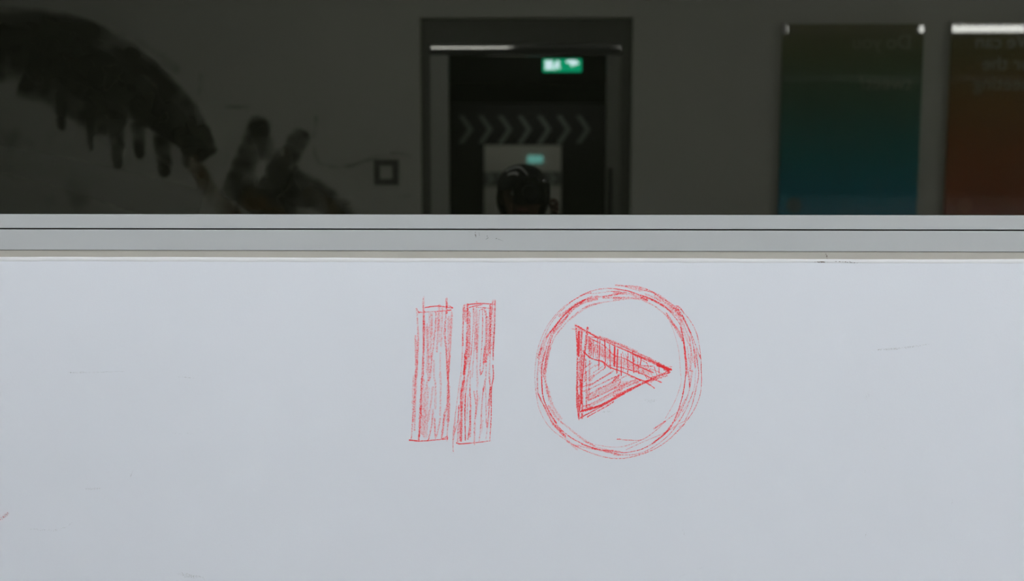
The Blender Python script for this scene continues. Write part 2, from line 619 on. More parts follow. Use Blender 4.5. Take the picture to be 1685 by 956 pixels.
BAR2 = [
    ('C 185,170 180,600 160,956 D 155,50 110,400 85,600 72,760 75,910', 18, .42), ('C 200,150 185,350 180,600', 28, .55),
    ('C 235,145 232,330 225,600 200,900 D 195,100 165,250 165,500', 32, .62), ('C 245,230 250,450 240,700 195,920', 44, .50),
    ('C 265,240 260,500 255,700 240,956 D 235,60 215,250', 24, .44), ('C 300,165 295,430 275,700 240,956', 14, .56),
    ('C 335,110 340,300 340,650 335,750', 24, .44), ('C 330,420 310,650 285,956', 26, .38), ('C 315,200 330,640', 46, .34),
    ('C 370,210 350,500 340,900 D 345,60 345,200', 28, .34), ('C 400,200 405,350 395,600 375,860 380,930 410,860 420,640', 19, .48),
    ('C 370,210 400,195 425,215', 14, .45), ('C 205,200 215,330', 40, .46),
    ('C 420,185 445,300 440,600 415,800', 32, .46), ('C 490,150 488,400 480,640 430,790', 38, .60),
    ('C 520,100 500,300 490,650 480,956 D 490,200 465,390', 24, .50),
    ('C 543,95 540,350 525,600 522,775', 19, .66), ('C 520,825 525,956 D 505,200 500,500 485,780', 16, .70),
    ('C 455,300 470,640', 60, .40), ('C 450,640 440,956 D 435,100 410,220', 24, .44), ('C 430,620 410,800', 26, .56),
    ('C 520,200 515,640', 40, .34),
    ('C 235,145 380,132 545,142', 17, .78), ('C 250,180 300,165 400,145', 14, .66), ('C 330,175 480,185', 14, .52),
    ('C 232,145 235,220', 20, .72), ('C 205,700 195,930', 30, .68),
    ('D 110,810 150,822 250,815 350,805 490,788', 17, .78),
    ('D 160,200 165,400 160,790', 28, .50), ('D 140,390 125,560 80,710', 22, .56), ('D 135,400 125,800', 22, .50),
    ('D 212,250 205,450 210,780', 20, .68), ('D 185,300 170,500 165,790', 28, .56), ('D 190,120 175,300', 46, .46),
    ('D 262,200 268,400 262,600 240,770', 26, .62), ('D 265,460 265,745', 28, .54), ('D 240,280 225,560', 12, .45),
    ('D 245,270 265,290', 12, .6), ('D 150,560 150,780', 30, .5), ('D 265,0 262,200', 18, .40),
    ('D 305,235 330,400 315,600 310,830', 24, .52), ('D 338,225 345,350 325,520', 24, .50),
    ('D 410,210 395,400 385,600 365,790', 22, .48), ('D 380,240 365,340', 12, .3), ('D 415,200 412,235', 24, .64),
    ('D 430,100 440,300 445,560 455,650 440,770', 17, .42), ('D 490,200 475,450 455,640', 26, .50), ('D 495,180 490,380', 22, .5),
    ('D 95,560 75,780', 30, .34), ('D 405,560 390,700', 24, .34), ('D 385,10 378,50 400,10', 14, .5),
]
TRI = [
    ('S 95,105 105,300 105,560 105,780 120,905', 16, .66), ('S 120,140 115,350', 30, .74), ('S 145,140 135,300', 22, .58),
    ('S 110,370 105,800', 36, .40), ('S 170,320 155,500 140,700 125,830', 18, .80), ('S 120,690 120,880', 20, .70),
    ('S 150,660 148,890', 22, .56), ('S 195,100 185,200 170,320', 28, .58), ('S 205,180 200,290', 10, .6),
    ('S 135,560 140,770', 26, .62), ('S 140,280 125,560', 34, .46),
    ('S 185,490 185,800', 18, .42), ('S 215,390 205,740', 20, .42), ('S 180,380 175,560', 22, .48), ('S 150,340 140,600', 28, .5),
    ('S 160,460 230,410', 12, .5), ('S 160,510 260,430', 12, .5), ('S 160,580 230,520', 12, .5), ('S 150,620 225,590', 12, .5), ('S 150,660 215,640', 12, .5),
    ('S 105,410 170,375', 12, .5), ('S 105,620 160,590', 12, .55),
    ('S 90,80 275,185', 14, .76), ('S 55,110 210,150', 10, .5), ('S 88,105 150,125', 12, .6),
    ('S 90,80 290,185 T 0,235 120,285 300,368 500,465', 26, .50), ('S 300,180 T 60,245 200,310', 22, .38),
    ('S 280,190 T 0,255 200,340 360,405 500,470', 15, .78), ('T 160,330 490,475', 20, .60),
    ('S 165,315 230,370 330,400 T -40,445 80,490 200,545 280,580 355,630', 16, .76), ('S 155,305 215,365', 18, .7),
    ('S 210,190 340,260 T 0,340 100,375 220,440 345,495', 14, .68), ('S 200,180 290,190', 12, .6),
    ('T 200,480 280,520 415,580', 14, .70), ('S 380,430 T 0,435 120,465 230,500 330,545', 14, .62), ('T 220,430 340,440', 12, .6),
    ('S 215,190 212,330', 13, .6), ('S 250,210 245,370', 12, .55), ('S 283,190 280,370', 12, .6), ('S 305,190 292,470', 13, .68),
    ('S 345,205 352,400', 14, .72), ('S 388,250 395,460', 14, .72), ('S 430,265 425,430', 16, .74), ('S 458,290 455,500', 13, .64),
    ('T 10,270 5,440', 16, .74), ('T 35,290 25,500', 14, .68), ('T 65,330 65,520', 13, .68), ('T 125,295 122,500', 13, .68),
    ('T 165,310 175,495', 15, .74), ('T 205,345 218,500', 14, .66), ('T 240,370 230,430', 13, .64), ('T 280,400 300,430', 13, .6),
    ('T 350,430 378,520', 12, .62), ('T 395,440 395,500', 11, .55), ('T 250,470 290,545', 14, .62), ('T 270,400 240,380 220,345', 10, .55),
    ('S 240,210 270,370', 9, .48), ('S 320,240 340,380', 9, .48), ('S 395,300 365,420', 9, .46), ('S 265,250 245,330', 10, .5), ('S 225,220 232,330', 12, .5),
    ('T 40,300 20,480', 9, .48), ('T 100,330 80,480', 9, .48), ('T 110,340 130,470', 9, .48), ('T 180,370 205,480', 9, .48), ('T 150,320 135,470', 9, .46),
    ('T 300,440 340,530', 9, .46), ('T 320,460 420,500', 9, .46), ('T 75,310 95,400', 10, .5), ('T 190,340 170,430', 10, .5),
    ('S 230,270 420,360 T 60,400 300,490', 80, .30), ('S 215,200 220,340', 40, .40), ('S 300,330 460,420', 36, .34),
    ('S 130,835 300,785 T 0,720 120,655 280,575 400,520 485,490', 28, .68), ('S 130,890 300,800 T 0,728 90,680', 17, .62),
    ('S 195,880 340,800 420,750', 19, .66), ('T 0,700 250,590 465,520', 24, .50), ('S 300,785 T 60,680', 22, .6), ('S 150,830 280,790', 20, .66),
    ('S 200,740 T 20,620 60,560', 17, .46), ('S 200,780 T 20,650 120,590', 15, .44), ('S 200,690 440,560 T 40,515', 19, .48),
    ('S 210,640 440,530', 18, .46), ('S 210,610 410,490', 20, .48), ('S 230,540 350,450', 15, .44), ('S 240,500 340,430', 14, .46),
    ('S 240,590 420,480', 15, .46), ('S 440,530 415,580', 15, .58), ('S 270,640 T 50,560', 15, .42), ('S 320,390 350,440 330,470', 16, .62),
    ('S 430,545 478,510', 20, .56), ('T 0,560 45,520', 17, .56), ('T 0,580 110,520', 14, .42), ('T 0,640 200,550', 16, .42), ('T 0,665 240,560', 16, .42),
    ('T 130,520 200,550 330,580', 22, .44), ('S 200,720 T 0,610 200,575', 60, .32), ('S 190,800 T 60,640', 40, .34), ('S 160,790 220,770', 18, .5),
    ('S 260,440 300,420', 14, .4), ('S 220,560 250,520', 30, .38), ('S 190,650 200,740', 18, .5),
    ('T 380,430 500,470', 24, .76), ('T 440,470 485,490', 20, .66), ('T 485,440 508,445', 8, .6), ('T 430,450 480,475', 24, .7),
    ('T 300,545 430,505', 14, .5), ('T 270,575 350,545', 18, .62),
]
RING = [
    ('Q 650,120 500,200 350,300 200,480 110,680 75,850 65,956 U 65,100 80,250 110,400 180,540 270,640 380,720', 10, .47),
    ('U 380,720 510,800 700,880 850,915 956,920 V 130,915 260,885 430,820 580,720 720,580', 15, .56),
    ('V 720,580 830,430 900,270 920,120 917,0 R 910,780 870,570 800,430 700,310 655,275', 11, .62),
    ('Q 655,140 560,165 440,240 320,350 210,500 130,700 95,820', 13, .46), ('Q 655,138 580,155 510,195', 15, .62),
    ('Q 600,205 480,275 430,320 330,420 240,570 190,700 155,830 135,956 U 145,250 200,400 280,545 400,670 560,765 700,815 956,855 V 150,855 300,820 430,750', 15, .68),
    ('V 430,750 560,640 640,510 690,370 730,220 755,0 R 745,720 700,490 620,370 540,285 400,205 280,165 150,120 0,95', 14, .72),
    ('R 0,95 Q 790,95 700,110 580,150 430,240', 13, .55),
    ('Q 600,205 480,275 430,320 330,420', 18, .7), ('U 135,60 150,270 200,400 290,550', 17, .68),
    ('Q 715,180 560,240 430,320 320,380', 42, .44), ('Q 720,205 520,270 400,390 280,520 220,680 180,850 170,956 U 165,80 210,270', 24, .50),
    ('Q 765,243 620,275 480,370 370,480 270,610 220,750 180,956 U 175,60 210,270', 16, .47), ('U 190,180 250,370 340,500', 42, .35),
    ('Q 740,245 600,300 430,420', 22, .38),
    ('Q 660,180 450,290 310,450 190,600', 32, .52), ('Q 330,420 220,560 190,600', 22, .6), ('Q 440,320 370,430 270,560', 26, .44),
    ('Q 140,710 95,820', 16, .62), ('Q 130,720 100,900 95,956 U 90,100 100,240 170,390 260,560 380,680', 20, .53),
    ('Q 180,620 150,740 130,956', 46, .38), ('Q 230,620 170,900 U 150,60', 30, .44), ('Q 215,700 165,956', 46, .42),
    ('U 95,230 170,390', 18, .6), ('U 165,370 260,570', 30, .42), ('U 280,580 380,690', 34, .55),
    ('U 300,590 420,740 510,830', 26, .35), ('U 210,370 300,500 420,600 560,715 690,790', 30, .42), ('U 590,740 670,775', 26, .55), ('U 400,740 520,800', 18, .5),
    ('U 480,780 700,825 956,880', 24, .42), ('U 560,770 700,820', 22, .66),
    ('U 700,775 850,800 956,800 V 150,780 310,715 450,620 540,530', 12, .42), ('V 40,717 160,728 310,718 470,600 540,530 670,430', 12, .50), ('V 35,717 60,717', 15, .6),
    ('V 420,610 540,530', 18, .52), ('U 700,800 850,830 956,845', 13, .45),
    ('U 700,820 956,882 V 0,880 220,878 400,810 560,690 660,570 760,400 830,220', 14, .53),
    ('V 410,760 530,660 600,580', 24, .66), ('V 130,830 300,750 520,655 680,560 745,530', 13, .45), ('V 600,580 700,370', 14, .6),
    ('V 745,530 820,360 870,150 890,0 R 840,720 800,560 720,400 640,300 540,240 410,130 250,75 120,65', 14, .56),
    ('V 800,180 760,300 690,450 640,530', 18, .48), ('V 800,150 775,0 R 740,700 690,560 600,420 545,345', 22, .50), ('V 750,300 650,500', 24, .40),
    ('R 655,290 730,400 805,560', 25, .74), ('R 600,275 690,370', 32, .62), ('R 300,215 430,280 550,380 640,500', 20, .42),
    ('R 545,345 620,520 680,740 698,956 V 705,130 640,320 540,500', 7, .44), ('V 705,130 640,320 540,500', 5, .40),
    ('R 20,60 130,70 300,110 450,150 600,250', 17, .48), ('R 120,75 280,120 300,100', 13, .48), ('R 180,65 400,130', 22, .38), ('R 400,130 640,280', 18, .6),
    ('R 0,150 150,150 290,190 350,215', 36, .46), ('R 0,195 150,190 350,212', 32, .48), ('R 0,220 120,205 290,200', 20, .36), ('R 285,185 350,215', 24, .6),
    ('Q 770,185 956,150', 20, .52), ('Q 780,190 956,195', 32, .42), ('Q 765,240 956,215', 14, .38), ('Q 815,122 956,125', 13, .52), ('Q 910,60 956,60 R 20,62', 15, .55),
    ('Q 620,210 720,200', 24, .5), ('Q 660,150 956,115', 10, .44), ('Q 700,190 820,170 956,145 R 60,140', 18, .5), ('R 0,130 130,140', 26, .45),
    ('R 280,165 440,230 620,350', 26, .66), ('R 330,150 480,215', 30, .40), ('R 690,350 720,520 800,700 830,860', 32, .36), ('R 840,720 855,930', 20, .70),
    ('R 790,600 810,750 800,956 V 820,0 795,180', 28, .44), ('V 795,130 795,180', 18, .66), ('R 810,560 910,830', 16, .58), ('R 905,790 912,830', 14, .66),
    ('R 740,700 760,956 V 752,60', 22, .66), ('R 700,500 750,760', 20, .6), ('R 640,500 720,640', 36, .40), ('R 560,380 660,520', 30, .45),
    ('R 440,170 600,300 700,420', 60, .36), ('V 860,0 845,170 800,300 720,430', 12, .42), ('R 710,420 800,640', 26, .38), ('R 770,700 790,850', 18, .5),
    ('R 860,720 890,956', 13, .5), ('R 655,275 690,290 740,360', 18, .5), ('V 720,240 730,220', 18, .6), ('V 690,590 740,560', 26, .36),
]

pause = thing('pause_symbol', front(742, 742), 'hand-scribbled pause symbol of two upright red crayon bars on the white wall', 'drawing')
drawing('left_bar', BAR1, pause, 6.83).name = 'bar'
drawing('bar', BAR2, pause, 6.83)
play = thing('play_symbol', front(1018, 756), 'red crayon play symbol, triangle inside a scribbled circle, on white wall', 'drawing')
drawing('triangle', TRI, play, 5.311, 0.10)
drawing('ring', RING, play, 6.373)

# ------------------------------------------------------------------ scuffs on wall and rails (parts)
def scuff(pts, w, d, m='smudge', parent=wall_front, y=Y_WALL, name='scuff_mark'):
    rb = Ribbons(lambda u, v: front(u, v, y), step=4.0, lift=-0.0002)
    rb.add(pts, w, d, taper=0.8, jitter=0.3)
    rb.build(name, M[m], parent)


for pts, w, d in (
    ([(1440, 575.5), (1475, 573.5), (1505, 570), (1530, 566)], 4.2, .50), ([(1442, 576), (1478, 574.5)], 2.4, .55),
    ([(108, 613), (140, 613), (205, 611)], 1.8, .52), ([(112, 612.5), (120, 613.5)], 3.0, .55), ([(132, 611.5), (140, 612.5)], 3.0, .55), ([(206, 609), (211, 609.5)], 3.0, .55),  # raised scratch, its relief shading drawn as grey strokes
    ([(288, 619.5), (305, 621), (322, 623)], 2.2, .45), ([(280, 712.5), (318, 714)], 3.5, .30),
    ([(223, 764), (217, 778), (214, 790)], 1.8, .45), ([(138, 805), (155, 804.5), (167, 803)], 4.0, .50),
    ([(45, 870), (85, 873), (108, 868), (120, 858)], 4.5, .36), ([(290, 943), (315, 948), (333, 950), (337, 956)], 8.0, .46), ([(300, 949), (320, 949)], 4.0, .5),
    ([(1423, 778), (1424, 770)], 2.0, .4), ([(1452, 735), (1457, 739)], 3.0, .55), ([(1294, 734), (1297, 735)], 2.5, .6), ([(1246, 710), (1249, 713)], 3.0, .42),
    ([(1566, 832), (1568, 820)], 2.2, .34), ([(1423, 885), (1426, 875)], 2.0, .5), ([(1421, 650), (1432, 652)], 18.0, .30),
    ([(1043, 434.5), (1048, 438.5)], 2.2, .7), ([(988, 543), (991, 547)], 2.5, .75), ([(709, 493.5), (711, 496)], 1.8, .6),
    ([(1060, 658), (1072, 660), (1082, 659)], 8.0, .36), ([(991, 678), (1008, 677)], 3.0, .42),
    ([(809, 544), (813, 543)], 4.0, .55), ([(1121, 865), (1126, 880)], 6.0, .25), ([(380, 897), (383, 900)], 6.0, .4), ([(551, 908), (553, 914)], 2.5, .45),
    ([(1105, 956), (1140, 940), (1160, 932)], 2.5, .30),
):
    scuff(pts, w, d)
red_bit = Ribbons(front, step=3.0, lift=-0.0003)
red_bit.add([(-3, 856), (6, 850), (15, 843)], 6.0, .40, taper=0.6)
red_bit.build('crayon_smudge', M['crayon'], wall_front)
for pts, w in (([(775, 375), (774, 381)], 3), ([(771, 380), (775, 384)], 3.4), ([(782, 381), (783, 391)], 2.6), ([(789, 380), (788, 393)], 2.6),
               ([(801, 386), (803, 391), (799, 394)], 2.4), ([(814, 392), (822, 394), (828, 397)], 1.8), ([(776, 357), (777, 360)], 2.0)):
    scuff(pts, w, .55, 'dirt', win, -0.0021, 'dirt_spot')
for pts, w in (([(1356, 421), (1359, 418), (1361, 426)], 3.2), ([(1397, 430), (1400, 431)], 3.0), ([(1340, 431), (1362, 431)], 2.2), ([(835, 413), (838, 414.5)], 2.2), ([(1372, 430), (1392, 431), (1412, 433)], 1.8)):
    scuff(pts, w, .60, 'dirt', wall_front, -0.0013, 'dirt_spot')

# ------------------------------------------------------------------ the room behind the viewer
struct('floor', bx(XL - 0.2, XR + 0.2, -17.5, 0.2, -0.12, 0.0), M['floor'])
struct('ceiling', bx(XL - 0.2, XR + 0.2, Y_BACK - 0.2, 0.2, ZTOP, ZTOP + 0.1), M['ceiling'])
struct('wall_left', bx(XL - 0.2, XL, Y_BACK - 0.2, 0.2, 0, ZTOP), M['side_wall'])
struct('wall_right', bx(XR, XR + 0.2, Y_BACK - 0.2, 0.2, 0, ZTOP), M['side_wall'])

# doorway in the back wall
pl = behind(692, 200, Y_BACK)
pr = behind(1040, 200, Y_BACK)
pt = behind(842, 28, Y_BACK)
DX0, DX1, DZ = pl.x, pr.x, pt.z
bm = bmesh.new()
box(bm, XL, DX0, Y_BACK - 0.2, Y_BACK, 0, ZTOP)
box(bm, DX1, XR, Y_BACK - 0.2, Y_BACK, 0, ZTOP)
box(bm, DX0, DX1, Y_BACK - 0.2, Y_BACK, DZ, ZTOP)
struct('wall_back', bm, M['room_wall'])

YF = Y_BACK - 0.06        # face of the casing in the doorway
i0 = behind(738, 200, YF).x
i1 = behind(998, 200, YF).x
iz = behind(842, 90, YF).z
ih = behind(842, 71, YF).z
j0 = behind(708, 200, YF).x
j1 = behind(1022, 200, YF).x
door = bpy.data.objects.new('door_1', None)
door.location = ((i0 + i1) / 2, YF, 0)
C.objects.link(door)
tag(door, 'open doorway to a dark corridor in the back wall', None, None, 'structure')
obj('header_panel', bx(DX0, DX1, YF - 0.10, YF - 0.015, ih, DZ), M['door_dark'], door)
obj('outer_jamb', bx(DX0, j0, YF - 0.10, YF - 0.015, 0, ih), M['door_dark'], door)
obj('outer_jamb', bx(j1, DX1, YF - 0.10, YF - 0.015, 0, ih), M['door_dark'], door)
obj('jamb', bx(j0, i0, YF - 0.10, YF, 0, iz, bevel=0.006), M['door_grey'], door)
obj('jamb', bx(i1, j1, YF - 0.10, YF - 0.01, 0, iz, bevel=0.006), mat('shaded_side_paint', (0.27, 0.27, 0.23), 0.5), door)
bm = bx(j0, j1, YF - 0.10, YF + 0.004, iz, ih, bevel=0.010, seg=3)
obj('frame_head', bm, M['steel'], door, True)
hp = behind(1003, 320, YF - 0.01)
bm = bmesh.new()
tube(bm, (hp.x, YF + 0.03, hp.z - 0.16), (hp.x, YF + 0.03, hp.z + 0.16), 0.013)
tube(bm, (hp.x, YF - 0.02, hp.z - 0.12), (hp.x, YF + 0.03, hp.z - 0.12), 0.008)
tube(bm, (hp.x, YF - 0.02, hp.z + 0.12), (hp.x, YF + 0.03, hp.z + 0.12), 0.008)
obj('pull_handle', bm, M['black'], door, True)

# corridor
CX0, CX1, CZ = -1.5, 1.6, 3.05
YP = -13.2
bm = bx(CX0 - 0.1, CX0, YP, Y_BACK - 0.2, 0, CZ)
struct('wall_corridor_left', bm, M['dark'])
struct('wall_corridor_right', bx(CX1, CX1 + 0.1, YP, Y_BACK - 0.2, 0, CZ), M['dark'])
struct('ceiling_corridor', bx(CX0 - 0.1, CX1 + 0.1, YP, Y_BACK - 0.2, CZ, CZ + 0.1), M['dark'])
struct('floor_corridor', bx(CX0, CX1, YP, Y_BACK - 0.2, 0.0, 0.004), M['dark'])
q0 = behind(796, 300, YP).x
q1 = behind(924, 300, YP).x
qz = behind(860, 238, YP).z
bm = bmesh.new()
box(bm, CX0, q0, YP - 0.2, YP, 0, CZ)
box(bm, q1, CX1, YP - 0.2, YP, 0, CZ)
box(bm, q0, q1, YP - 0.2, YP, qz, CZ)
portal = struct('wall_portal', bm, M['dark'])


def chevron(px0, px1, py0, py1, pw, y, parent, m):
    """one printed arrowhead: tips to the side px1"""
    a = [behind(px0, py0, y), behind(px0 + pw, py0, y), behind(px1, (py0 + py1) / 2, y), behind(px0 + pw, py1, y), behind(px0, py1, y), behind(px1 - pw, (py0 + py1) / 2, y)]
    bm = bmesh.new()
    fr = [bm.verts.new(v) for v in a]
    bk = [bm.verts.new(v + Vector((0, -0.004, 0))) for v in a]
    for q in ((0, 1, 2, 5), (5, 2, 3, 4)):
        bm.faces.new([fr[i] for i in q])
        bm.faces.new([bk[i] for i in reversed(q)])
    for i in range(6):
        j = (i + 1) % 6
        bm.faces.new((fr[j], fr[i], bk[i], bk[j]))
    bmesh.ops.recalc_face_normals(bm, faces=bm.faces)
    obj('chevron', bm, m, parent)


for k in range(7):
    x = 754 + k * 32.2
    chevron(x, x + 25, 190, 236, 9, YP + 0.005, portal, M['chevron'])

struct('added_bulkhead', bx(CX0, CX1, -11.75, -11.6, 2.80, CZ), M['dark'])  # added only to hide the chevron lamp from view
wash = thing('ceiling_lamp', (0.1, -12.0, 2.96), 'added strip lamp, kept out of view, that brightens the corridor chevrons', 'lamp')  # made-up lamp, put in to brighten the chevrons on the portal wall
obj('housing', bx(-0.9, 1.1, -12.03, -11.97, 2.98, 3.05), M['lamp_body'], wash)
bm = bmesh.new()
tube(bm, (-0.88, -12.0, 2.965), (1.08, -12.0, 2.965), 0.012)
obj('tube', bm, M['tube'], wash, True)

# lit room beyond the portal
YE = -16.4
struct('wall_far', bx(-4, 4, YE - 0.1, YE, 0, 3.2), M['room_wall'])
struct('wall_far_left', bx(-4.1, -4, YE, YP - 0.2, 0, 3.2), M['room_wall'])
struct('wall_far_right', bx(4, 4.1, YE, YP - 0.2, 0, 3.2), M['room_wall'])
struct('ceiling_far', bx(-4, 4, YE, YP, 3.2, 3.3), M['ceiling'])
b0, b1 = behind(780, 283, YE + 0.01), behind(940, 305, YE + 0.01)
band = thing('chevron_band', (0, YE + 0.025, (b0.z + b1.z) / 2), 'dark chevron wall band in the far lit room beyond the portal', 'wall band')
obj('strip', bx(-3, 3, YE + 0.025, YE + 0.033, b1.z, b0.z), mat('dark_band', (0.14, 0.15, 0.13), 0.6), band)
for k in range(9):
    chevron(784 + k * 17, 784 + k * 17 + 12, 286, 302, 5, YE + 0.038, band, M['chevron'])

# ------------------------------------------------------------------ ceiling lamps
def lamp(x0, x1, y, z, label, drop=True):
    t = thing('ceiling_lamp', ((x0 + x1) / 2, y, z), label, 'lamp', 'linear ceiling lamps')
    bm = bmesh.new()
    tube(bm, (x0, y, z), (x1, y, z), 0.025, seg=20)
    obj('tube', bm, M['tube'], t, True)
    obj('housing', bx(x0 - 0.02, x1 + 0.02, y - 0.045, y + 0.045, z + 0.03, z + 0.09, bevel=0.006), M['lamp_body'], t)
    for xx in (x0 + 0.2, x1 - 0.2):
        bm = bmesh.new()
        tube(bm, (xx, y, z + 0.09), (xx, y, ZTOP), 0.006, seg=8)
        obj('stem', bm, M['lamp_body'], t)
    return t


LY, LZ = -1.80, 2.972
lamp(-1.85, -0.24, LY, LZ, 'tube lamp hanging left of the photographer, mirrored in the door frame')
lamp(1.16, 2.14, LY, LZ, 'tube lamp hanging right of the photographer, middle of the ceiling row')
lamp(3.25, 5.6, LY, LZ, 'tube lamp at the right end, mirrored in the acrylic posters')
far_lamp = thing('ceiling_lamp', (0, -14.6, 3.15), 'tube lamp on the ceiling of the far lit room', 'lamp')
bm = bmesh.new()
tube(bm, (-1.2, -14.6, 3.13), (1.2, -14.6, 3.13), 0.03)
obj('tube', bm, M['tube'], far_lamp, True)
obj('housing', bx(-1.22, 1.22, -14.65, -14.55, 3.15, 3.2), M['lamp_body'], far_lamp)

# ------------------------------------------------------------------ exit signs
YS = -7.2
s0, s1 = behind(893, 97, YS), behind(957, 118, YS)
sign = thing('exit_sign', ((s0.x + s1.x) / 2, YS, CZ), 'glowing green exit sign with white running figure in the dark corridor', 'exit sign')
obj('case', bx(s0.x, s1.x, YS - 0.03, YS, s1.z, s0.z, bevel=0.004), M['sign_green'], sign)
w_, h_ = s1.x - s0.x, s0.z - s1.z


def poly(name, pts, m, parent, y, th=0.003):
    bm = bmesh.new()
    vs = [bm.verts.new((s0.x + u * w_, y, s1.z + v * h_)) for u, v in pts]
    f = bm.faces.new(vs)
    r = bmesh.ops.extrude_face_region(bm, geom=[f])
    for e in r['geom']:
        if isinstance(e, bmesh.types.BMVert):
            e.co.y -= th
    bmesh.ops.recalc_face_normals(bm, faces=bm.faces)
    return obj(name, bm, m, parent)


poly('door_pictogram', [(.06, .16), (.26, .16), (.26, .88), (.06, .88)], M['sign_white'], sign, YS + 0.004)
poly('running_figure', [(.29, .14), (.34, .14), (.37, .40), (.42, .22), (.46, .24), (.42, .58), (.44, .72), (.41, .88), (.36, .88), (.34, .72), (.29, .58)], M['sign_white'], sign, YS + 0.004)
poly('arrow', [(.60, .86), (.60, .70), (.72, .64), (.72, .40), (.94, .62), (.86, .90), (.72, .92)], M['sign_white'], sign, YS + 0.004)
for u in (0.25, 0.75):
    bm = bmesh.new()
    tube(bm, (s0.x + u * w_, YS - 0.015, s0.z), (s0.x + u * w_, YS - 0.015, CZ), 0.004, seg=8)
    obj('hanger', bm, M['lamp_body'], sign)
YS2 = YE + 0.03
e0, e1 = behind(868, 256, YS2), behind(893, 268, YS2)
fs = thing('exit_sign', ((e0.x + e1.x) / 2, YE, e1.z), 'small pale teal exit sign on the far wall above the cap', 'exit sign')
obj('case', bx(e0.x, e1.x, YE, YE + 0.03, e1.z, e0.z, bevel=0.004), M['far_sign'], fs)

# ------------------------------------------------------------------ posters behind the viewer
ROT_BACK = Matrix.Rotation(R(180), 4, 'Z') @ Matrix.Rotation(R(90), 4, 'X')   # reads rightly for someone facing that wall
YPO = Y_BACK + 0.045


def poster(px0, px1, ptop, stops, label, lines, lx, name, text_m, clip):
    a = behind(px0, ptop, YPO)
    c = behind(px1, ptop, YPO)
    z1 = a.z
    z0 = z1 - 1.95
    t = thing('poster', ((a.x + c.x) / 2, Y_BACK, z0), label, 'poster', None)
    pm = ramp_mat(name, stops, z0, z1)
    obj('sheet', bx(a.x, c.x, YPO - 0.008, YPO, z0, z1, bevel=0.0015, seg=1), pm, t)
    for xx in (a.x + 0.012, c.x - 0.012):
        for zz in (z1 - 0.03, z0 + 0.03):
            bm = bmesh.new()
            tube(bm, (xx, Y_BACK + 0.022, zz), (xx, YPO - 0.008, zz), 0.012)
            obj('standoff', bm, M['chrome'], t, True)
    cw, ch = clip
    obj('corner_clip', bx(a.x - 0.004, a.x + cw, YPO - 0.010, YPO + 0.004, z1 - ch, z1 + 0.012, bevel=0.004), M['clip'], t, True)
    for body, py, size in lines:
        p = behind(lx, py, YPO + 0.0006)
        x = p.x
        for word in body.split():
            o = text_mesh('lettering', word, size, Vector((x, YPO + 0.0006, p.z)), ROT_BACK, text_m, t)
            x = min(v.co.x for v in o.data.vertices) - 0.26 * size
    return t, a, c, z0, z1


tm1 = mat('faded_lettering', (0.34, 0.345, 0.26), 0.25)
G1 = [(0.0, (.01, .25, .40)), (0.30, (.01, .26, .40)), (0.48, (.015, .28, .37)), (0.60, (.03, .27, .27)), (0.76, (.09, .21, .14)), (0.90, (.16, .20, .09)), (1.0, (.21, .19, .09))]
t1, a1, c1, z10, z11 = poster(1289, 1521, 40, G1, 'left glossy poster fading from olive to teal, two lines of lettering', [('Do you', 80, 0.118), ('tweet?', 147, 0.118)], 1500, 'teal_poster_print', tm1, (0.022, 0.055))
G2 = [(0.0, (.42, .09, .05)), (0.40, (.40, .10, .05)), (0.60, (.36, .12, .045)), (0.75, (.30, .15, .05)), (0.90, (.22, .17, .06)), (1.0, (.20, .18, .075))]
t2, a2, c2, z20, z21 = poster(1567, 1799, 37, G2, 'right glossy poster fading from olive to rust red, three lines of lettering', [('We can', 79, 0.118), ('for the', 115, 0.118), ('meeting', 148, 0.118)], 1706, 'rust_poster_print', tm1, (0.065, 0.008))
for t, px in ((t1, 1307), (t2, 1588)):
    p = behind(px, 338, YPO + 0.0012)
    bm = bmesh.new()
    bmesh.ops.create_cone(bm, cap_ends=True, segments=24, radius1=0.045, radius2=0.045, depth=0.002, matrix=Matrix.Translation((p.x, YPO + 0.001, p.z)) @ Matrix.Rotation(R(90), 4, 'X'))
    obj('round_emblem', bm, mat('dim_emblem', (0.16, 0.22, 0.2), 0.4) if t is t1 else mat('dim_emblem_red', (0.46, 0.2, 0.13), 0.4), t)

# square plate on the wall by the doorway
k0, k1 = behind(616, 263, Y_BACK), behind(656, 304, Y_BACK)
sw = thing('wall_plate', ((k0.x + k1.x) / 2, Y_BACK, k1.z), 'square wall plate in a dark frame beside the doorway', 'wall plate')
bm = bmesh.new()
fw = 0.036
for a in ((k0.x, k1.x, k0.z - fw, k0.z), (k0.x, k1.x, k1.z, k1.z + fw), (k0.x, k0.x + fw, k1.z + fw, k0.z - fw), (k1.x - fw, k1.x, k1.z + fw, k0.z - fw)):
    box(bm, a[0], a[1], Y_BACK, Y_BACK + 0.018, a[2], a[3])
obj('frame', bm, mat('dark_plate_frame', (0.10, 0.10, 0.08), 0.5), sw)
obj('plate', bx(k0.x + fw, k1.x - fw, Y_BACK, Y_BACK + 0.010, k1.z + fw, k0.z - fw), M['room_wall'], sw)

# ------------------------------------------------------------------ abstract dark mural on the left of that wall
mural = thing('mural', behind(260, 340, Y_BACK), 'dark abstract brushstroke mural with drips left of the doorway', 'mural')


def brush(name, strokes, m, lift):
    for i, (pts, w, w1, d) in enumerate(strokes):
        rb = Ribbons(lambda u, v: behind(u, v, Y_BACK), step=8.0, lift=lift + i * 0.00008, dl=0.0)
        rb.add(pts, w, d, jitter=1.0, w1=w1)
        rb.build('brush_stroke', m, mural)


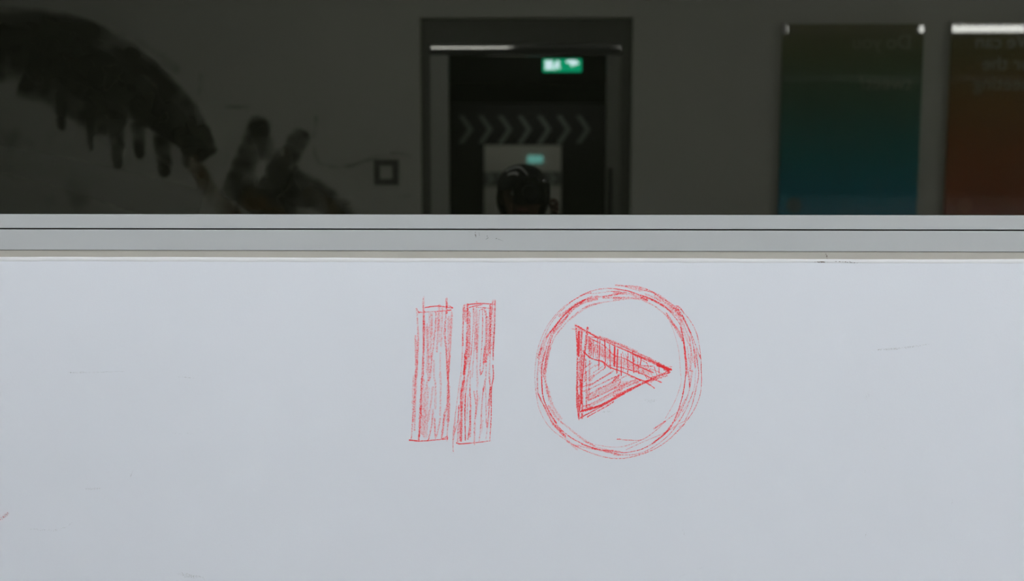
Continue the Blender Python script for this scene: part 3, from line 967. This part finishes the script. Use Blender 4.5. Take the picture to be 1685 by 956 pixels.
brush('wash', [([(-60, 210), (120, 260), (330, 340)], 120, 90, .5), ([(-60, 300), (150, 320), (330, 345)], 150, 60, .46), ([(-40, 40), (150, 40), (300, 120)], 60, 30, .42),
               ([(330, 120), (330, 250)], 16, 16, .5), ([(370, 175), (460, 178)], 10, 10, .5), ([(520, 190), (520, 260), (560, 275), (640, 255), (685, 262)], 9, 6, .6),
               ([(520, 330), (600, 332), (690, 318)], 9, 6, .5), ([(640, 250), (690, 255)], 7, 6, .5)], M['paint_grey'], 0.0008)
brush('dark_sweep', [([(-330, 30), (-180, 70), (-60, 80), (60, 90), (150, 130), (240, 180), (300, 225), (340, 262)], 185, 26, .95), ([(-300, 60), (-150, 55), (80, 52), (190, 88), (270, 146), (315, 195), (345, 258)], 112, 34, .9), ([(60, 70), (180, 125), (270, 190), (325, 250)], 80, 40, .8),
                     ([(40, 120), (130, 165), (200, 215)], 90, 60, .85), ([(100, 150), (102, 215)], 24, 12, .8), ([(148, 170), (150, 248)], 20, 10, .8), ([(190, 180), (193, 230), (194, 280)], 40, 16, .82), ([(228, 200), (230, 262)], 36, 14, .8), ([(266, 200), (270, 240), (271, 292)], 44, 20, .86), ([(305, 220), (306, 276)], 26, 12, .8),
                     ([(432, 192), (412, 250), (384, 330)], 40, 54, .76), ([(420, 200), (448, 262), (480, 330)], 30, 44, .74), ([(500, 214), (472, 262), (440, 330)], 36, 56, .78),
                     ([(470, 300), (530, 325), (580, 365)], 66, 36, .76), ([(390, 320), (440, 330), (500, 360)], 70, 76, .78)], M['paint_dark'], 0.0024)
brush('brown_sweep', [([(312, 258), (345, 310), (390, 372)], 24, 44, .72), ([(400, 318), (440, 345), (470, 375)], 46, 40, .62), ([(500, 315), (540, 340), (565, 370)], 34, 30, .7),
                      ([(472, 240), (474, 275)], 12, 12, .55), ([(150, 115), (190, 140)], 40, 20, .42), ([(110, 150), (160, 190)], 30, 20, .36)], M['paint_brown'], 0.0040)

# ------------------------------------------------------------------ the photographer
HX, HY = -0.032, -2.055          # middle of the head
person = thing('person', (HX, HY, 0), 'person in black cap and black jacket raising a camera, mirrored in the window', 'person')

body = [
    (HX, HY - 0.02, 0.93, (0.135, 0.10)), (HX, HY - 0.02, 1.10, (0.12, 0.09)), (HX, HY - 0.02, 1.28, (0.14, 0.10)), (HX, HY - 0.02, 1.40, (0.10, 0.08)),
    (HX, HY - 0.005, 1.47, 0.055), (HX, HY + 0.01, 1.54, 0.060), (HX, HY + 0.005, 1.61, 0.078),
    (HX + 0.17, HY - 0.02, 1.395, 0.058), (0.25, -1.99, 1.20, 0.044), (0.135, -1.925, 1.41, 0.028), (0.095, -1.915, 1.485, 0.034),
    (HX - 0.17, HY - 0.02, 1.395, 0.058), (-0.27, -1.98, 1.19, 0.044), (-0.125, -1.90, 1.39, 0.028), (-0.06, -1.875, 1.465, 0.034),
    (HX + 0.10, HY - 0.02, 0.86, 0.085), (HX + 0.12, HY, 0.48, 0.055), (HX + 0.13, HY - 0.03, 0.09, 0.040), (HX + 0.14, HY + 0.12, 0.035, 0.034),
    (HX - 0.10, HY - 0.02, 0.86, 0.085), (HX - 0.12, HY, 0.48, 0.055), (HX - 0.13, HY - 0.03, 0.09, 0.040), (HX - 0.14, HY + 0.12, 0.035, 0.034),
]
be = [(0, 1), (1, 2), (2, 3), (3, 4), (4, 5), (5, 6), (3, 7), (7, 8), (8, 9), (9, 10), (3, 11), (11, 12), (12, 13), (13, 14),
      (0, 15), (15, 16), (16, 17), (17, 18), (0, 19), (19, 20), (20, 21), (21, 22)]
skin('body', body, be, M['skin'], person)


def fingers(base, tips, thumb):
    """four fingers and a thumb, each a short bent chain"""
    for pts in tips + [thumb]:
        vs = [(*p, r) for p, r in zip(pts, (0.010, 0.0092, 0.0085, 0.0072))]
        skin('finger' if pts is not thumb else 'thumb', vs, [(0, 1), (1, 2), (2, 3)], M['skin'], person, sub=1)


fingers(None, [
    [(0.090, -1.905, 1.500), (0.098, -1.874, 1.518 + 0.020 * k), (0.088, -1.858, 1.527 + 0.020 * k), (0.070, -1.860, 1.530 + 0.020 * k)] for k in range(4)],
    [(0.088, -1.930, 1.500), (0.086, -1.972, 1.545), (0.072, -1.972, 1.580), (0.055, -1.968, 1.600)])
fingers(None, [
    [(-0.050, -1.870, 1.475), (-0.042 + 0.004 * k, -1.842 - 0.016 * k, 1.505), (-0.024, -1.838 - 0.016 * k, 1.530), (0.000, -1.838 - 0.016 * k, 1.534)] for k in range(4)],
    [(-0.062, -1.890, 1.480), (-0.070, -1.885, 1.520), (-0.072, -1.890, 1.552), (-0.070, -1.905, 1.575)])

# head: rounded skull with jaw, brow and nose
bm = bmesh.new()
bmesh.ops.create_uvsphere(bm, u_segments=32, v_segments=24, radius=1.0)
for v in bm.verts:
    x, y, z = v.co
    w = 0.078 * (1 - 0.22 * max(0, -z) ** 1.3)
    jaw = 0.018 * max(0, -z) * max(0, y)
    v.co = Vector((HX + x * w, HY + y * 0.098 + jaw, 1.605 + z * 0.118))
obj('head', bm, M['skin'], person, True)
skin('nose', [(HX, HY + 0.092, 1.625, 0.009), (HX, HY + 0.108, 1.600, 0.012), (HX, HY + 0.100, 1.585, 0.014)], [(0, 1), (1, 2)], M['skin'], person, sub=2)
eye_m = mat('eye_white', (0.7, 0.7, 0.68), 0.2)
for s in (-1, 1):
    bm = bmesh.new()
    bmesh.ops.create_uvsphere(bm, u_segments=12, v_segments=8, radius=0.012, matrix=Matrix.Translation((HX + s * 0.032, HY + 0.084, 1.615)))
    obj('eye', bm, eye_m, person, True)
for s in (-1, 1):
    bm = bmesh.new()
    mm = Matrix.Translation((HX + s * 0.080, HY - 0.005, 1.600)) @ Matrix.Diagonal((0.010, 0.020, 0.032, 1))
    bmesh.ops.create_uvsphere(bm, u_segments=12, v_segments=10, radius=1.0, matrix=mm)
    obj('ear', bm, M['skin'], person, True)
bm = bmesh.new()
mm = Matrix.Translation((HX, HY + 0.098, 1.553)) @ Matrix.Diagonal((0.024, 0.009, 0.008, 1))
bmesh.ops.create_uvsphere(bm, u_segments=14, v_segments=8, radius=1.0, matrix=mm)
obj('mouth', bm, mat('lips', (0.36, 0.14, 0.11), 0.4), person, True)
# hair round the sides and back
bm = bmesh.new()
bmesh.ops.create_uvsphere(bm, u_segments=32, v_segments=20, radius=1.0)
bmesh.ops.delete(bm, geom=[v for v in bm.verts if v.co.y > 0.40 or v.co.z < -0.86], context='VERTS')
for v in bm.verts:
    v.co = Vector((HX + v.co.x * 0.104, HY - 0.014 + v.co.y * 0.108, 1.592 + v.co.z * 0.112))
obj('hair', bm, M['hair'], person, True)

# cap
bm = bmesh.new()
bmesh.ops.create_uvsphere(bm, u_segments=40, v_segments=24, radius=1.0)
bmesh.ops.delete(bm, geom=[v for v in bm.verts if v.co.z < -0.02], context='VERTS')
capz, capw, capd, caph = 1.628, 0.100, 0.116, 0.098


def cap_pt(x, y, z):
    k = 1 + 0.05 * max(0, y)
    return Vector((HX + x * capw, HY + y * capd, capz + (abs(z) ** 0.86) * caph * k))


for v in bm.verts:
    v.co = cap_pt(*v.co)
cap = obj('cap', bm, M['fabric'], person, True)
bm = bmesh.new()
rows = []
for j in range(7):
    v = j / 6
    row = []
    for i in range(17):
        a = R(28) + R(124) * i / 16
        rr = 1.0 + v * 0.48 * max(0.0, math.sin((a - R(28)) / R(124) * math.pi)) ** 0.6
        row.append(Vector((HX + math.cos(a) * capw * rr * (1 if v < .01 else 0.98), HY + math.sin(a) * capd * rr, capz + 0.012 - 0.010 * v - 0.014 * math.cos(a) ** 2)))
    rows.append([bm.verts.new(p) for p in row])
for p, q in zip(rows, rows[1:]):
    for i in range(16):
        bm.faces.new((p[i], p[i + 1], q[i + 1], q[i]))
r = bmesh.ops.solidify(bm, geom=list(bm.faces), thickness=0.003)
obj('visor', bm, M['fabric'], cap, True)


def cap_line(name, pts, wid):
    """raised embroidery on the front panels; pts = (azimuth, elevation) in degrees"""
    bm = bmesh.new()
    prev = None
    for (a, e) in pts:
        def P(aa, ee):
            u = (math.cos(R(ee)) * math.sin(R(aa)), math.cos(R(ee)) * math.cos(R(aa)), math.sin(R(ee)))
            p = cap_pt(*u)
            o = (p - Vector((HX, HY, capz))).normalized()
            return p + o * 0.004
        cur = [bm.verts.new(P(a, e - wid)), bm.verts.new(P(a, e + wid))]
        if prev:
            bm.faces.new((prev[0], cur[0], cur[1], prev[1]))
        prev = cur
    bmesh.ops.solidify(bm, geom=list(bm.faces), thickness=0.0015)
    obj(name, bm, M['patch'], cap, True)


cap_line('embroidered_arch', [(-52, 38), (-42, 44), (-32, 49), (-22, 52), (-12, 52), (-4, 48), (2, 42), (8, 35), (13, 27)], 4.2)
cap_line('embroidered_line', [(-38, 29), (-28, 32), (-18, 33), (-10, 29)], 3.6)

# clothes
jk = [(HX, HY - 0.02, 0.80, (0.205, 0.165)), (HX, HY - 0.02, 1.06, (0.178, 0.142)), (HX, HY - 0.02, 1.27, (0.17, 0.125)), (HX, HY - 0.02, 1.39, (0.13, 0.10)), (HX, HY - 0.01, 1.465, 0.070),
      (HX + 0.17, HY - 0.02, 1.40, 0.075), (0.252, -1.992, 1.19, 0.060), (0.150, -1.932, 1.385, 0.044), (HX - 0.17, HY - 0.02, 1.40, 0.075), (-0.272, -1.982, 1.18, 0.060), (-0.140, -1.908, 1.37, 0.044)]
skin('jacket', jk, [(0, 1), (1, 2), (2, 3), (3, 4), (3, 5), (5, 6), (6, 7), (3, 8), (8, 9), (9, 10)], M['fabric'], person)
tr = [(HX, HY - 0.02, 1.04, (0.145, 0.115)), (HX, HY - 0.02, 0.88, (0.178, 0.140)), (HX, HY - 0.02, 0.76, (0.150, 0.120))]
te = [(0, 1), (1, 2)]
skin('trousers', tr, te, M['denim'], person)
for s in (-1, 1):
    leg = [(HX + s * 0.075, HY - 0.02, 0.95, 0.085), (HX + s * 0.095, HY - 0.018, 0.80, 0.098), (HX + s * 0.12, HY, 0.48, 0.072), (HX + s * 0.13, HY - 0.03, 0.07, 0.062)]
    skin('trouser_leg', leg, [(0, 1), (1, 2), (2, 3)], M['denim'], person)
for s in (-1, 1):
    x = HX + s * 0.135
    bm = bmesh.new()
    box(bm, x - 0.048, x + 0.048, HY - 0.10, HY + 0.18, 0.0, 0.085, bevel=0.032, seg=3)
    for v in bm.verts:
        if v.co.y > HY + 0.05 and v.co.z > 0.03:
            v.co.z -= 0.022 * (v.co.y - HY - 0.05) / 0.13
    obj('shoe', bm, M['black'], person, True)

# the photographer's camera, lens just behind the point of view
pc = thing('camera', (0.0, -1.915, 1.565), 'black camera held up to the face of the person in the cap', 'camera')
obj('camera_body', bx(-0.066, 0.070, -1.945, -1.893, 1.572, 1.655, bevel=0.008), M['black'], pc)
obj('grip', bx(0.044, 0.072, -1.900, -1.872, 1.572, 1.650, bevel=0.010), M['black'], pc)
bm = bx(-0.026, 0.026, -1.950, -1.885, 1.652, 1.678, bevel=0.008)
obj('viewfinder_hump', bm, M['black'], pc)
bm = bmesh.new()
tube(bm, (0, -1.895, 1.615), (0, -1.862, 1.615), 0.036, 0.034, seg=32)
tube(bm, (0, -1.862, 1.615), (0, -1.822, 1.615), 0.034, 0.036, seg=32)
obj('lens_barrel', bm, M['black'], pc, True)
bm = bmesh.new()
bmesh.ops.create_uvsphere(bm, u_segments=24, v_segments=10, radius=1.0, matrix=Matrix.Translation((0, -1.822, 1.615)) @ Matrix.Diagonal((0.030, 0.004, 0.030, 1)))
obj('front_element', bm, mat('lens_glass', (0.01, 0.01, 0.015), 0.03), pc, True)
bm = bmesh.new()
tube(bm, (0.050, -1.905, 1.655), (0.050, -1.905, 1.663), 0.008)
obj('shutter_button', bm, M['chrome'], pc, True)
